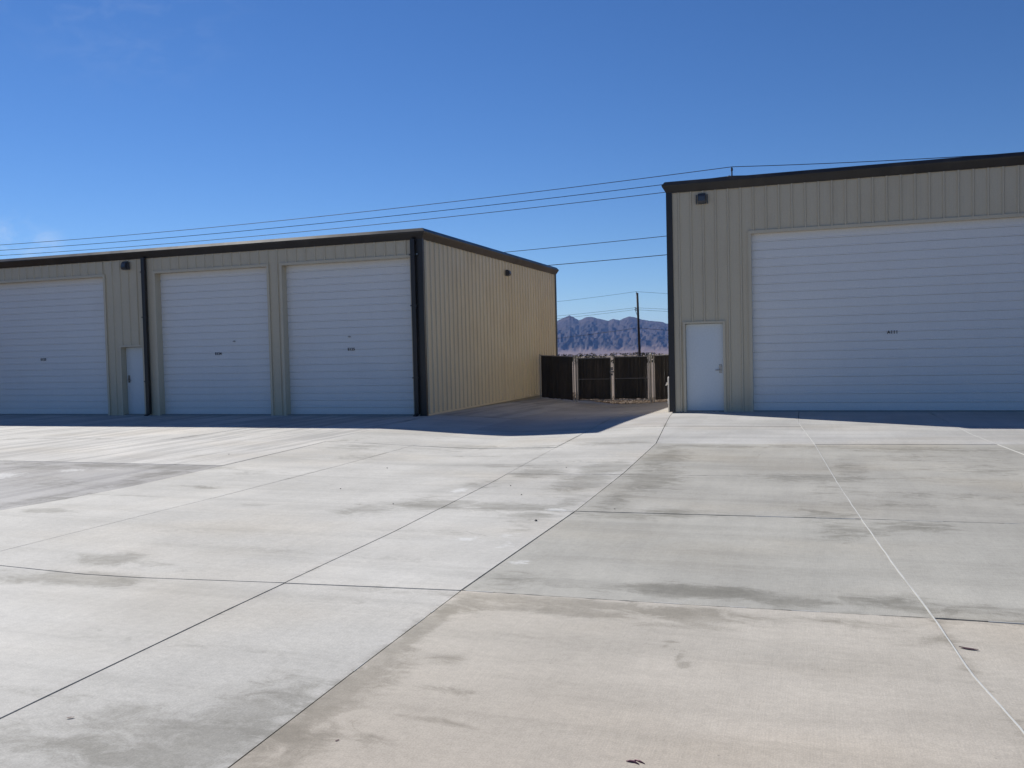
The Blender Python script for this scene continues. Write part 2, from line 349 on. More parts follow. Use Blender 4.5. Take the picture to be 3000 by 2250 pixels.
# marks on the concrete: (u, v, half-length u, half-width v, strength)
STAINS = [
 (-.75,5.95,.55,.20,1.0),(-.25,5.88,.45,.14,.75),(-1.55,5.85,.6,.13,.45),(.45,5.98,.4,.2,.75),(.9,5.95,.5,.2,.6),(-2.1,5.95,.25,.35,.55),
 (-1.6,5.47,.8,.12,1.0),(-1.5,5.3,.6,.12,.85),(-.75,5.42,.5,.16,.9),(-.7,5.2,.35,.1,.7),(.1,5.5,.5,.1,.55),(-2.15,5.3,.2,.25,.7),(.35,5.45,.3,.15,.6),(.62,5.3,.25,.15,.5),
 (-2.24,4.7,.09,.9,1.0),(-2.2,3.7,.12,.9,.95),(-2.1,3.9,.14,.5,.7),(-2.05,3.0,.15,.6,.7),(-1.9,4.3,.18,.10,.6),(-1.75,3.9,.2,.07,.55),(-1.6,3.55,.22,.06,.55),(-1.78,3.3,.2,.08,.6),(-1.55,4.75,.2,.05,.45),
 (-2.5,3.2,.25,.7,.9),(-2.9,2.95,.5,.5,.7),(-3.4,2.9,.6,.3,.5),(-4.0,3.3,1.4,.09,.45),(-3.6,4.15,1.6,.10,.35),(-4.6,3.0,.5,.35,.5),
 (.32,8.25,.35,.5,.7),(.75,8.5,.55,.25,.7),(.1,8.9,.4,.5,.55),(.35,9.6,.35,.4,.4),(.85,9.7,.6,.3,.45),
 (-1.85,8.55,.5,.3,.7),(-1.3,8.75,.45,.28,.75),(-2.05,9.4,.25,.9,.65),(-1.95,11.0,.4,1.1,.9),(-2.15,13.0,.35,1.2,.85),
 (.0,11.4,.8,.35,.75),(.9,11.5,1.5,.25,.5),(.4,12.4,.3,1.3,.55),(.15,10.5,.3,.8,.5),(2.2,12.5,1.2,.6,.55),(1.2,10.3,1.3,.35,.5),(1.6,13.6,1.6,.8,.45),(2.2,10.1,.8,.8,.4),
 (-1.5,14.8,1.1,.3,.7),(-.3,14.9,.8,.3,.55),(1.6,14.7,1.6,.5,.6),(-2.3,14.5,.25,.5,.6),
 (-3.1,8.75,.75,.28,.9),(-3.9,8.75,.55,.33,.95),(-4.55,8.3,.35,.4,.7),(-2.75,8.3,.35,.3,.75),(-4.1,9.0,.5,.4,.5),(-2.6,7.6,.2,.4,.4),(-3.4,7.35,.9,.09,.5),(-2.5,9.2,.2,.6,.6),
 (-3.55,11.35,.42,.5,.85),(-3.1,11.1,.3,.35,.6),(-3.95,10.3,.35,.45,.6),(-2.75,10.6,.35,.9,.95),(-2.75,11.9,.35,.8,.95),(-3.1,12.6,1.2,.25,.45),(-4.2,12.1,.8,.35,.5),
 (-5.8,14.9,.8,.5,.7),(-6.2,14.1,.8,.4,.45),(-4.6,14.7,.7,.4,.6),(-3.4,15.2,.8,.35,.75),(-5.2,13.3,.9,.35,.4),(-7.1,12.8,.5,.5,.5),(-7.9,14.1,.6,.7,.6),(-8.6,15.3,.4,.8,.5),
 (-6.2,8.4,.6,.2,.35),(-5.9,8.25,.3,.18,.4),(-5.55,5.75,.34,.2,1.0),(-5.25,5.2,.45,.16,1.25),(-5.75,5.05,.35,.16,.7),(-5.1,5.7,.3,.2,.5),(-6.2,5.1,.5,.25,.5),(-4.6,6.4,1.6,.12,.35),(-3.1,6.3,.7,.25,.3),(-5.7,6.9,1.3,.12,.35),
 (-8.09,7.48,.30,.12,1.3),(-7.7,9.4,.4,.14,.6),(-7.35,9.3,.22,.12,.75),(-7.8,10.7,.4,.4,.5),(-7.1,10.9,.5,.3,.35),
 (-9.2,11.0,1.0,.28,1.0),(-10.5,11.0,1.0,.25,.95),(-11.5,10.6,.7,.3,.8),(-9.0,10.3,.4,.5,.8),(-8.7,9.4,.2,.5,.8),(-9.6,9.2,.8,.4,.6),(-10.6,9.6,1.2,.3,.5),(-8.85,8.2,.25,.7,.7),(-12.5,11,.8,.3,.7),
 (-.785,4.89,.055,.028,.9),(-.80,4.80,.03,.05,.55),(-.695,4.66,.022,.09,.8),(-.66,4.54,.03,.05,1.),(-10,12.1,.2,.8,.4),(-4.5,5.6,.3,.08,.5),(-2.9,5.5,.45,.1,.5),(-3.0,5.15,.5,.12,.35)]
WHITES = [(-4.05,9.75,.14,.28,.8),(-2.92,7.15,.18,.12,.8),(-2.62,7.4,.14,.2,.6),(-2.5,7.0,.1,.3,.6),(-2.55,8.72,.16,.07,1.),(-2.2,6.45,.12,.1,.8),(-2.15,6.9,.1,.25,.5),(-11.4,9.6,.5,.5,.9),(-10.7,10.4,.3,.25,.8),(-10.1,10.55,.4,.1,.7),(-11.8,8.9,.5,.6,.8),(-2.55,11.5,.2,.5,.5),(-8.3,13.5,.3,.5,.3),(-9.5,13.3,.3,1.2,.35),(-12.5,13.5,.4,1.2,.5),(-3.0,10.1,.15,.25,.45)]
def tone_at(u, v, uc, vc):
    if uc > -2.45:                                   # bays in front of the wide door
        if vc < 5.6: c = (.492,.446,.378)
        elif vc < 8.8: c = (.41,.396,.353)
        elif vc < 15.2: c = (.398,.383,.342)
        else: c = (.46,.45,.425)
    elif uc < -8.6 and vc < 5: c = (.44,.437,.425)
    elif uc < -8.6 and vc < 11.3: c = (.355,.345,.335)
    elif uc < -8.6: c = (.495,.48,.448)
    elif vc > 20: c = (.44,.42,.39)
    else: c = (.50,.485,.447)
    return c
def ev(tab, x):
    return lerp_tab(x, tab)
pave = empty('concrete_pavement', (0, 8, 0)); tag(pave, kind='structure')
GAPW = {4:.010, 5:.009, 6:.0085, 7:.0125, 8:.010, 9:.011}
rngs = random.Random(3)
def cell_point(i, j, s, t):
    u, v = -5., 8.
    for _ in range(14):
        a, b = ev(LJ[i], v), ev(LJ[i+1], v); u = a + (b-a)*s
        c, d = ev(CJ[j], u), ev(CJ[j+1], u); v = c + (d-c)*t
    return u, v
SL = np.array(STAINS); WLs = np.array(WHITES)
def blobs(T, U, V):
    out = np.zeros_like(U)
    for (a, b, ra, rb, s) in T:
        d = ((U-a)/ra)**2 + ((V-b)/rb)**2
        out = np.maximum(out, s*np.exp(-d*.75))
    return out
for i in range(len(LJ)-1):
    for j in range(len(CJ)-1):
        drive = 4 <= i <= 6
        if j >= 9 and not drive: continue
        uc, vc = cell_point(i, j, .5, .5)
        near = (2 <= j <= 8) and (3 <= i <= 9)
        n = 112 if (i, j) == (7, 3) else 44 if near and j <= 6 and 4 <= i <= 8 else (24 if near else 8)
        P = [cell_point(i, j, a/n, b/n) for b in range(n+1) for a in range(n+1)]
        P = np.array(P); U, V = P[:,0].copy(), P[:,1].copy()
        # open the joints
        S = np.tile(np.arange(n+1)/n, n+1); T = np.repeat(np.arange(n+1)/n, n+1)
        gl, gr_, gc = GAPW.get(i, .006)/2, GAPW.get(i+1, .006)/2, (.0048 if i >= 7 and j in (3,4,5) else .0032)
        wob = np.array([mn.noise(Vector((p[0]*3.1, p[1]*3.1, 2.))) for p in P])*.002
        U += np.where(S == 0, gl + np.abs(wob), 0) - np.where(S == 1, gr_ + np.abs(wob), 0)
        wv_ = np.abs(np.array([mn.noise(Vector((p[0]*6.3, p[1]*6.3, 4.))) + .5*mn.noise(Vector((p[0]*17., p[1]*2., 8.))) for p in P]))*(.011 if i >= 7 else .003)
        V += np.where(T == 0, gc+wv_, 0) - np.where(T == 1, gc+wv_, 0)
        dz = rngs.uniform(-.003, .003)
        Z = np.array([relief(a, b) for a, b in P]) + dz
        edge = (S == 0) | (S == 1) | (T == 0) | (T == 1); pass
        g = G(); g.v = [tuple(map(float, q)) for q in zip(U, V, Z)]
        for b in range(n):
            for a in range(n):
                k = b*(n+1)+a; g.f.append((k, k+1, k+n+2, k+n+1))
        ring = [a for a in range(n+1)] + [b*(n+1)+n for b in range(1, n+1)] + [n*(n+1)+a for a in range(n-1, -1, -1)] + [b*(n+1) for b in range(n-1, 0, -1)]
        base = len(g.v)
        nr = len(ring)
        g.v += [g.v[k] for k in ring] + [(g.v[k][0], g.v[k][1], g.v[k][2]-.11) for k in ring]
        for a in range(nr):
            b = (a+1) % nr; g.f.append((base+b, base+a, base+nr+a, base+nr+b))
        o = obj('slab', g, M_CONC, pave)
        me = o.data
        Uf = np.concatenate([U, U[ring], U[ring]]); Vf = np.concatenate([V, V[ring], V[ring]])
        # each slab keeps its own stains except that water marks cross joints only partly
        stv = blobs(SL, Uf, Vf)
        # dirt that collects along the joints
        edgeU = np.minimum(np.abs(Uf-np.array([ev(LJ[i], q) for q in Vf])), np.abs(Uf-np.array([ev(LJ[i+1], q) for q in Vf])))
        edgeV = np.minimum(np.abs(Vf-np.array([ev(CJ[j], q) for q in Uf])), np.abs(Vf-np.array([ev(CJ[j+1], q) for q in Uf])))
        ed = np.minimum(edgeU, edgeV)
        rn = np.array([mn.noise(Vector((a*.8, b*.8, 9.))) for a, b in zip(Uf, Vf)])
        stv = np.maximum(stv, np.clip(np.exp(-ed/.07)*(.28+rn*.7), 0, .7))
        whv = blobs(WLs, Uf, Vf)
        sv = 1.0 if uc < -8.6 and vc > 11 else (.75 if uc < -8.6 else .10)
        if uc > -2.4 and vc > 5.6: sv = .15
        rr = rngs.uniform(.965, 1.03)
        tone = np.array([tone_at(0, 0, uc, vc)])*rr
        TC = np.ones((len(Uf), 4)); TC[:,:3] = tone
        if uc > -2.45 and vc < 5.6:                   # the near bay is warmer towards the camera
            k = np.clip((4.8-Vf)/2.2, 0, 1)[:,None]; TC[:,:3] *= (1-k)*np.array([1.03,1.05,1.07]) + k*np.array([.98,.955,.94])
        if -8.6 < uc < -2.4 and vc < 20:              # pour passes: slightly darker cross bands with a crisp near edge
            for v0, v1, dk in ((6.28,7.6,.06),(7.28,7.9,.05),(9.55,10.7,.05),(11.95,12.9,.06),(13.6,14.5,.05),(3.95,4.35,.05),(3.1,3.5,.05)):
                vv = Vf - v0 - .012*(Uf+5)
                TC[:,:3] *= (1 - dk*np.clip(vv/.05, 0, 1)*np.clip(1-vv/(v1-v0), 0, 1))[:,None]
        MC = np.ones((len(Uf), 4)); MC[:,0] = np.clip(stv, 0, 1.3); MC[:,1] = whv; MC[:,2] = sv
        for nm, arr in (('tone', TC), ('mask', MC)):
            ca = me.color_attributes.new(nm, 'FLOAT_COLOR', 'POINT'); ca.data.foreach_set('color', arr.astype(np.float32).ravel())
        me.shade_smooth(); 
        sf = np.ones(len(me.polygons), bool); sf[n*n:] = False
        me.polygons.foreach_set('use_smooth', sf)

def sealant(path, w, name='joint_sealant', h=.003):
    g = G()
    for k, (x, y) in enumerate(path):
        q = path[min(k+1, len(path)-1)]; p = path[max(k-1, 0)]
        d = Vector((q[0]-p[0], q[1]-p[1])).normalized(); nrm = Vector((-d.y, d.x))
        ww = w*(1+.35*mn.noise(Vector((x*5, y*5, 1)))); off = .004*mn.noise(Vector((x*4, y*4, 6)))
        z = relief(x, y)
        for sgn, zz in ((-1, -.02), (-1, h), (1, h), (1, -.02)):
            g.v.append((x + nrm.x*(sgn*ww/2+off), y + nrm.y*(sgn*ww/2+off), z+zz))
    for k in range(len(path)-1):
        for a in range(3): g.f.append((4*k+a, 4*k+4+a, 4*k+5+a, 4*k+1+a))
    obj(name, g, M_SEALANT, pave)
def along_l(i, v0, v1, step=.12):
    n = max(2, int((v1-v0)/step)); return [(ev(LJ[i], v0+(v1-v0)*k/n), v0+(v1-v0)*k/n) for k in range(n+1)]
def along_c(j, a, b, step=.08, off=0.):
    n = max(2, int((b-a)/step)); return [(a+(b-a)*k/n, ev(CJ[j], a+(b-a)*k/n)+off) for k in range(n+1)]
sealant(along_l(8, 2.0, 20.5), .0085)
sealant(along_l(9, 8.0, 19.5), .011)
for a, b in ((-2.3,-2.1),(-1.0,-.82),(-.52,-.42),(-.15,.02),(.95,1.3),(1.9,2.6)): sealant(along_c(4, a, b), .008)
for a, b in ((-.55,-.2),(.0,.35),(.75,1.1),(1.6,2.4)): sealant(along_c(5, a, b), .007)
for a, b in ((4.0,4.16),(4.8,4.95),(5.05,5.12)): sealant(along_l(7, a, b, .04), .004)
sealant(along_c(5, -2.62, -2.36, off=.006), .03)

# ---------------------------------------------------------------- buildings
RIB = .3048
def panel(parent, axis, a0, a1, z0, z1, plane, out, m=M_TAN, phase=0., name='wall_panel', flip=False, rh=.032):
    """ribbed metal sheet; axis 'x' or 'y' runs along the wall, out = outward sign on the other axis"""
    prof = [(a0, 0.)]
    k = math.floor((a0-phase)/RIB)
    while True:
        c = phase + k*RIB; k += 1
        if c - .03 > a1: break
        if c + .03 < a0: continue
        for da, o in ((-.034, 0), (-.014, rh), (.014, rh), (.034, 0)):
            if a0 + 1e-4 < c+da < a1 - 1e-4: prof.append((c+da, o))
        if not flip:
            for sh in (.11, .19):                       # shallow stiffeners between ribs
                for da, o in ((-.012, 0), (0, .003), (.012, 0)):
                    if a0 + 1e-4 < c+sh+da < a1 - 1e-4: prof.append((c+sh+da, o))
    prof.append((a1, 0.)); prof.sort(key=lambda q: q[0])
    g = G()
    for a, o in prof:
        for z in (z0, z1):
            g.v.append((a, plane+out*o, z) if axis == 'x' else (plane+out*o, a, z))
    for i in range(len(prof)-1): g.f.append((2*i, 2*i+2, 2*i+3, 2*i+1))
    loc = (a0, plane, z0) if axis == 'x' else (plane, a0, z0)
    return obj(name, g, m, parent, loc)
def wall(parent, axis, a0, a1, z0, z1, plane, out, openings=(), phase=0., module=.9144, **kw):
    cuts = {a0, a1}
    k = math.ceil((a0-phase-.15)/module)
    while phase+.15+k*module < a1 - .1:
        c = phase+.15+k*module; k += 1
        if c > a0+.1: cuts.add(c)
    for (p, q, zt) in openings: cuts.update((p, q))
    cuts = sorted(c for c in cuts if a0 <= c <= a1)
    for p, q in zip(cuts, cuts[1:]):
        if q-p < .004: continue
        zz = z0
        for (oa, ob, zt) in openings:
            if oa - 1e-6 <= p and q <= ob + 1e-6: zz = zt
        panel(parent, axis, p, q, zz, z1, plane, out, phase=phase, **kw)
PROF = [(0,0),(.035,0),(.125,.155),(.135,.185),(.135,.20),(.06,.285),(-.06,.29),(-.06,.0)]
def fascia(parent, name, p, q, nrm, m0, m1, zb, dz=0.):
    """gutter / rake trim from p to q (xy), outward normal nrm, mitre at ends (+1 outer corner, 0 square)"""
    d = Vector((q[0]-p[0], q[1]-p[1])).normalized(); g = G(); n = len(PROF)
    for (pt, mm, sg) in ((p, m0, -1), (q, m1, 1)):
        for o, z in PROF:
            ext = o*mm*sg
            g.v.append((pt[0]+nrm[0]*o+d.x*ext, pt[1]+nrm[1]*o+d.y*ext, zb+z+dz))
    for i in range(n): g.f.append((i, (i+1) % n, n+(i+1) % n, n+i))
    g.f += [tuple(range(n-1,-1,-1)), tuple(range(n, 2*n))]
    return obj(name, g, M_BROWN, parent)
SLATM = {}
def rollup(parent, a0, a1, h, plane, text, tc, tz, lock=None, nsl=21):
    """white roll-up door whose curtain of slats hangs in the opening"""
    d = empty('roll_up_door', ((a0+a1)/2, plane, 0), parent)
    hs = h/nsl; key = (round(a1-a0, 3), round(hs, 4))
    first = None
    for k in range(nsl):
        z = h - (k+1)*hs
        if first is None:
            pr = [(0,-.010),(.010,-.010),(.015,.007),(.038,.007),(.046,.001),(hs*.5,.0035),(hs,0.)]
            g = G(); nn = 8
            for zz, o in pr:
                for q in range(nn+1): g.v.append((a0+(a1-a0)*q/nn, plane-o, z+zz))
            for i in range(len(pr)-1):
                for q in range(nn):
                    b = i*(nn+1)+q; g.f.append((b, b+1, b+nn+2, b+nn+1))
            first = obj('slat', g, M_DOOR, d, (a0, plane, z))
        else: 
            o = copy_of(first, d, (a0, plane+random.uniform(-.002,.002), z)); o.rotation_euler.x = random.uniform(-.006,.006)
    g = G().box((a0, plane-.03, -.02), (a1, plane+.02, .028)); obj('bottom_seal', g, M_SEAL, d)
    cu = bpy.data.curves.new('unit_number', 'FONT'); cu.body = text; cu.size = .102; cu.align_x = 'CENTER'; cu.extrude = .002; cu.offset = .0022; cu.space_character = 1.12
    to = bpy.data.objects.new('unit_number', cu); COL.objects.link(to)
    dg = bpy.context.evaluated_depsgraph_get(); me = bpy.data.meshes.new_from_object(to.evaluated_get(dg))
    bpy.data.objects.remove(to); me.materials.clear(); me.materials.append(M_INK)
    t = bpy.data.objects.new('unit_number', me); link(t, d, (tc, plane-.018, tz)); t.rotation_euler = (math.pi/2, 0, 0)
    t['label'] = 'black unit number ' + text + ' on white curtain'
    if lock:
        g = G().tube([(lock[0], plane+.0, lock[1]), (lock[0], plane-.03, lock[1])], .022, 10); g.box((lock[0]-.045, plane-.022, lock[1]-.012), (lock[0]+.045, plane-.012, lock[1]+.012))
        obj('door_lock', g, M_LOCK, d)
    return d
def casing(parent, a0, a1, zt, plane, depth, w=.07, pr=.040, right=True, left=True, m=M_TRIM):
    """trim around an opening: jambs reach back to the door, header with its soffit"""
    if left:
        g = G().box((a0-w, plane-pr, .0), (a0, plane+depth, zt-.001)); obj('jamb_trim', g, m, parent)
    if right:
        g = G().box((a1, plane-pr, .0), (a1+w, plane+depth, zt-.001)); obj('jamb_trim', g, m, parent)
    g = G().box((a0-(w if left else 0), plane-pr-.006, zt), (a1+(w if right else 0), plane+depth, zt+w)); obj('header_trim', g, m, parent)
def wall_light(parent, c, out_axis, w=.26, h=.27, d=.17):
    """wall-pack lamp: sloped housing, glass below, side fins"""
    r = empty('wall_light', c, parent); cx, cy, cz = c
    def fn(o, z, t):
        return (cx+t, cy-o, cz+z) if out_axis == 'y' else (cx+o, cy+t, cz+z)
    body = [(0,-h/2),(d*.75,-h/2+.02),(d,-h/2+.07),(d*.85,h*.25),(d*.45,h/2),(0,h/2)]
    obj('housing', G().prism(body, fn, -w*.32, w*.32), M_LIGHT, r)
    lens = [(d*.76,-h/2+.035),(d*1.03,-h/2+.075),(d*.90,h*.20),(d*.7,h*.2)]
    obj('lens', G().prism(lens, fn, -w*.27, w*.27), M_LENS, r)
    for s in (-1, 1):
        obj('side_fin', G().prism([(0,-h/2),(d*.6,-h/2+.02),(d*.5,h*.35),(0,h*.42)], fn, s*w*.42, s*w*.5), M_LIGHT, r)
    return r
def downspout(parent, x, plane, ztop, w=.10, d=.08):
    g = G().box((x-w/2, plane-d-.045, .06), (x+w/2, plane-.045, ztop-.02))
    g.add([(x-w/2,plane-d-.045,.06),(x+w/2,plane-d-.045,.06),(x+w/2,plane-.045,.06),(x-w/2,plane-.045,.06),
           (x-w/2,plane-d-.15,.02),(x+w/2,plane-d-.15,.02),(x+w/2,plane-d-.13,-.0),(x-w/2,plane-d-.13,-.0)],
          [(0,1,5,4),(1,2,6,5),(2,3,7,6),(3,0,4,7),(4,5,6,7)])
    o = obj('downspout', g, M_BROWN, parent)
    for z in (1.0, 2.9, ztop-.45):
        obj('strap', G().box((x-w/2-.035, plane-d-.049, z), (x+w/2+.035, plane-d-.0455, z+.03)), M_BROWN, o)
    return o
def personnel_door(parent, a0, a1, h, plane, rec, handle_side, frame=.055, m=M_PDOOR):
    """flush door leaf in a steel frame; lever handle near the side given"""
    d = empty('personnel_door', ((a0+a1)/2, plane, 0), parent)
    g = G()
    for q0, q1 in ((a0-frame, a0), (a1, a1+frame)): g.box((q0, plane-.042, .0), (q1, plane+rec+.05, h))
    g.box((a0-frame, plane-.0445, h+.0005), (a1+frame, plane+rec+.05, h+frame)); obj('door_frame', g, M_TRIM, d)
    obj('door_leaf', G().box((a0+.006, plane+rec, .015), (a1-.006, plane+rec+.045, h-.008)), m, d)
    obj('threshold', G().box((a0, plane-.03, .0), (a1, plane+rec+.05, .014)), M_LOCK, d)
    s = 1 if handle_side == 'right' else -1
    hx = (a1-.085) if s > 0 else (a0+.085); hy = plane+rec
    g = G().box((hx-.035, hy-.010, .98), (hx+.035, hy, 1.20))
    g.tube([(hx, hy, 1.06), (hx, hy-.06, 1.06)], .014, 10); g.tube([(hx, hy-.055, 1.06), (hx-s*.12, hy-.055, 1.055)], .011, 8)
    g.tube([(hx, hy, 1.15), (hx, hy-.025, 1.15)], .028, 12)
    obj('door_handle', g, M_LOCK, d)
    for z in (.25, h/2, h-.25):
        hg = a0 if s > 0 else a1
        obj('hinge', G().tube([(hg, hy-.012, z-.05), (hg, hy-.012, z+.05)], .009, 8), M_LOCK, d)
    return d

# --- building with three doors (left)
EL, EB = -31.5, 33.75                               # left end, rear
ZB = HE - .29
bE = empty('storage_building', (UE, VE, 0))
tag(bE, 'lower tan metal storage building with three white roll-up doors and long ribbed side wall', 'building', 'storage buildings')
HD = 4.19
openE = [(-25.65,-20.25,HD), (-18.33,-14.48,HD), (-13.99,-10.06,HD), (-19.68,-18.88,2.10)]
wall(bE, 'x', EL, UE-.06, .0, ZB+.06, VE, -1, openE, phase=-9.9+.02)
wall(bE, 'y', VE+.06, EB, .03, ZB+.08, UE, 1, phase=VE+.2, flip=True)
wall(bE, 'x', EL, UE, .03, ZB+.08, EB, 1, phase=0)
wall(bE, 'y', VE, EB, .03, ZB+.08, EL, -1, phase=0)
obj('foundation', G().box((EL+.02, VE+.03, -.5), (UE-.02, EB-.02, .03)), M_FOUND, bE)
obj('roof', G().box((EL-.02, VE-.04, ZB+.21), (UE+.03, EB+.03, ZB+.262)), M_ROOF, bE)
obj('base_trim', G().box((UE+.001, VE+.058, -.005), (UE+.038, EB-.11, .045)), M_TRIM, bE)
fascia(bE, 'eave_gutter', (EL, VE), (UE, VE), (0,-1), 0, 1, ZB)
fascia(bE, 'rake_trim', (UE, VE), (UE, EB), (1,0), 1, 1, ZB)
fascia(bE, 'eave_gutter', (UE, EB), (EL, EB), (0,1), 1, 0, ZB)
obj('corner_trim', G().box((UE-.155, VE-.042, .0), (UE+.042, VE+.0, ZB+.02)).box((UE+.001, VE+.0005, .0), (UE+.042, VE+.055, ZB+.02)), M_BROWN, bE)
obj('corner_trim', G().box((UE-.01, EB-.10, .0), (UE+.044, EB+.05, ZB+.02)), M_BROWN, bE)
downspout(bE, UE-.215, VE, ZB+.03, .12, .09)
downspout(bE, -18.68, VE, ZB+.03, .12, .09)
obj('downspout_bolt', G().tube([(UE-.11, VE-.05, 4.26), (UE-.11, VE-.075, 4.26)], .022, 10), M_LOCK, bE)
casing(bE, -25.65, -20.25, HD, VE, .2)
casing(bE, -18.33, -14.48, HD, VE, .2)
casing(bE, -13.99, -10.06, HD, VE, .2)
rollup(bE, -25.65, -20.25, HD, VE+.2, 'E123', -22.94, 1.71)
rollup(bE, -18.33, -14.48, HD, VE+.2, 'E124', -16.36, 1.75, (-15.8, 2.13))
rollup(bE, -13.99, -10.06, HD, VE+.2, 'E125', -12.0, 1.78, (-12.05, 2.16))
personnel_door(bE, -19.68, -18.88, 2.05, VE, .17, 'left')
wall_light(bE, (-19.35, VE-.03, 4.47), 'y', .24, .25, .16)
wall_light(bE, (UE+.03, 27.85, 4.27), 'x', .26, .2, .14)

# --- building with the wide door (right)
AR, AB = 9.5, 36.0
ZA = HA - .285
bA = empty('storage_building', (UA, VA, 0))
tag(bA, 'taller tan metal storage building at right with wide white door and pale entry door', 'building', 'storage buildings')
HDA = 4.42
openA = [(-1.45, 4.97, HDA), (-3.10, -2.16, 2.24)]
wall(bA, 'x', UA+.06, AR, .0, ZA+.06, VA, -1, openA, phase=-3.22)
wall(bA, 'y', VA+.06, AB, .03, ZA+.08, UA, -1, phase=VA+.2, flip=True)
wall(bA, 'x', UA, AR, .03, ZA+.08, AB, 1, phase=0)
wall(bA, 'y', VA, AB, .03, ZA+.08, AR, 1, phase=0)
obj('foundation', G().box((UA+.02, VA+.03, -.5), (AR-.02, AB-.02, .03)), M_FOUND, bA)
obj('roof', G().box((UA-.03, VA-.04, ZA+.21), (AR+.02, AB+.03, ZA+.262)), M_ROOF, bA)
fascia(bA, 'eave_gutter', (UA, VA), (AR, VA), (0,-1), 1, 0, ZA)
fascia(bA, 'rake_trim', (UA, AB), (UA, VA), (-1,0), 1, 1, ZA)
fascia(bA, 'eave_gutter', (AR, AB), (UA, AB), (0,1), 0, 1, ZA)
obj('corner_trim', G().box((UA-.042, VA-.042, .0), (UA+.11, VA-.0, ZA+.02)).box((UA-.042, VA+.0005, .0), (UA-.001, VA+.09, ZA+.02)), M_BROWN, bA)
casing(bA, -1.45, 4.97, HDA, VA, .1, .075)
rollup(bA, -1.45, 4.97, HDA, VA+.1, 'A111', 1.77, 1.86)
personnel_door(bA, -3.10, -2.16, 2.24, VA, .07, 'right')
wall_light(bA, (-2.63, VA-.03, 5.37), 'y', .29, .26, .10)
g = G().tube([(-2.03, 23.5, 5.8), (-2.03, 23.5, 5.98)], .035, 10); g.tube([(-2.03, 23.5, 5.97), (-2.03, 23.5, 6.03), (-2.03, 23.5, 6.055)], [.055,.055,.02], 12)
obj('vent_cap', g, M_LIGHT, bA)

# white pipe at the dark corner
r = empty('standpipe', (-3.64, 23.3, relief(-3.64, 23.3)))
tag(r, 'white upright pipe with small valve beside dark corner of the taller building', 'pipe')
zb = relief(-3.64, 23.3)
obj('pipe', G().tube([(-3.64,23.3,zb-.05),(-3.64,23.3,.86),(-3.64,23.3,.885)], [.030,.030,.015], 14), M_WHITE, r, smooth=True)
obj('coupling', G().tube([(-3.64,23.3,.17),(-3.64,23.3,.30)], .038, 14), M_WHITE, r)
g = G().tube([(-3.64,23.3,.68),(-3.70,23.28,.68),(-3.715,23.275,.65)], [.013,.013,.012], 8); g.tube([(-3.69,23.28,.69),(-3.69,23.28,.73)], .018, 8)
obj('valve', g, M_WHITE, r)

# ---------------------------------------------------------------- chain-link fence and double gate with dark slats
FV = 31.2
def infill(parent, a0, a1, zb0, zb1, zt0, zt1, seed):
    rg = random.Random(seed); g = G(); x = a0+.01; w = .052
    def zz(x, A, B): return A + (B-A)*(x-a0)/(a1-a0)
    while x < a1-.03:
        t = rg.uniform(-.012, .012); zt = zz(x, zt0, zt1)+rg.uniform(-.012, .028); zb = zz(x, zb0, zb1)+rg.uniform(0, .03)
        y = FV+rg.uniform(-.006, .006); ln = rg.uniform(-.002, .002)
        g.add([(x,y-t*.4,zb),(x+w*.5,y-.006,zb),(x+w*1.04,y+t*.4,zb),(x+ln,y-t*.4,zt),(x+w*.5+ln,y-.006,zt),(x+w*1.04+ln,y+t*.4,zt)],[(0,1,4,3),(1,2,5,4)])
        x += w
    tag(obj('privacy_slats', g, M_SLAT, parent), kind='stuff')
    g = G(); p = .058; hgt = min(zt0, zt1) - max(zb0, zb1); zb = max(zb0, zb1)
    for sgn in (1, -1):
        x = a0 - hgt
        while x < a1 + hgt:
            t0, t1 = 0., hgt
            xs, xe = (x, x+hgt) if sgn > 0 else (x+hgt, x)
            # clip to a0..a1
            def clip(xa, za, xb, zb_):
                if xa > xb: xa, za, xb, zb_ = xb, zb_, xa, za
                if xb <= a0 or xa >= a1: return None
                if xa < a0: za += (zb_-za)*(a0-xa)/(xb-xa); xa = a0
                if xb > a1: zb_ = za+(zb_-za)*(a1-xa)/(xb-xa); xb = a1
                return xa, za, xb, zb_
            c = clip(xs, zb, xe, zb+hgt)
            if c and c[2]-c[0] > .02: g.tube([(c[0], FV-.014, c[1]), (c[2], FV-.014, c[3])], .0017, 3, False)
            x += p
    tag(obj('chain_link_mesh', g, M_DKWIRE, parent), kind='stuff')
M_DKWIRE = painted('vinyl_wire', (.03,.026,.024), .4, .2)
def post(parent, x, zb, zt, r=.023, name='post', y=FV):
    o = obj(name, G().tube([(x,y,zb),(x,y,zt)], r, 12), M_GALV, parent, smooth=False)
    obj('post_cap', G().tube([(x,y,zt),(x,y,zt+.015),(x,y,zt+.035)], [r*1.12,r*1.1,r*.3], 12), M_GALV, o)
    for k in (.2, .5, .8):
        z = zb + (zt-zb)*k; obj('tension_band', G().tube([(x,y,z),(x,y,z+.025)], r*1.18, 12), M_GALV, o)
    return o
def rail(parent, x0, z0, x1, z1, r=.016, name='rail'): return obj(name, G().tube([(x0,FV,z0),(x1,FV,z1)], r, 10), M_GALV, parent)
# left panel
fl = empty('fence_panel', (-9.66, FV, relief(-9.66, FV))); tag(fl, 'dark slatted chain-link fence panel between left building wall and gate', 'fence', 'fence panels beside the gate')
post(fl, -9.63, -.2, 1.50); post(fl, -8.345, -.3, 1.42, .019); rail(fl, -9.63, 1.475, -8.345, 1.40)
infill(fl, -9.60, -8.37, -.10, -.21, 1.47, 1.395, 1)
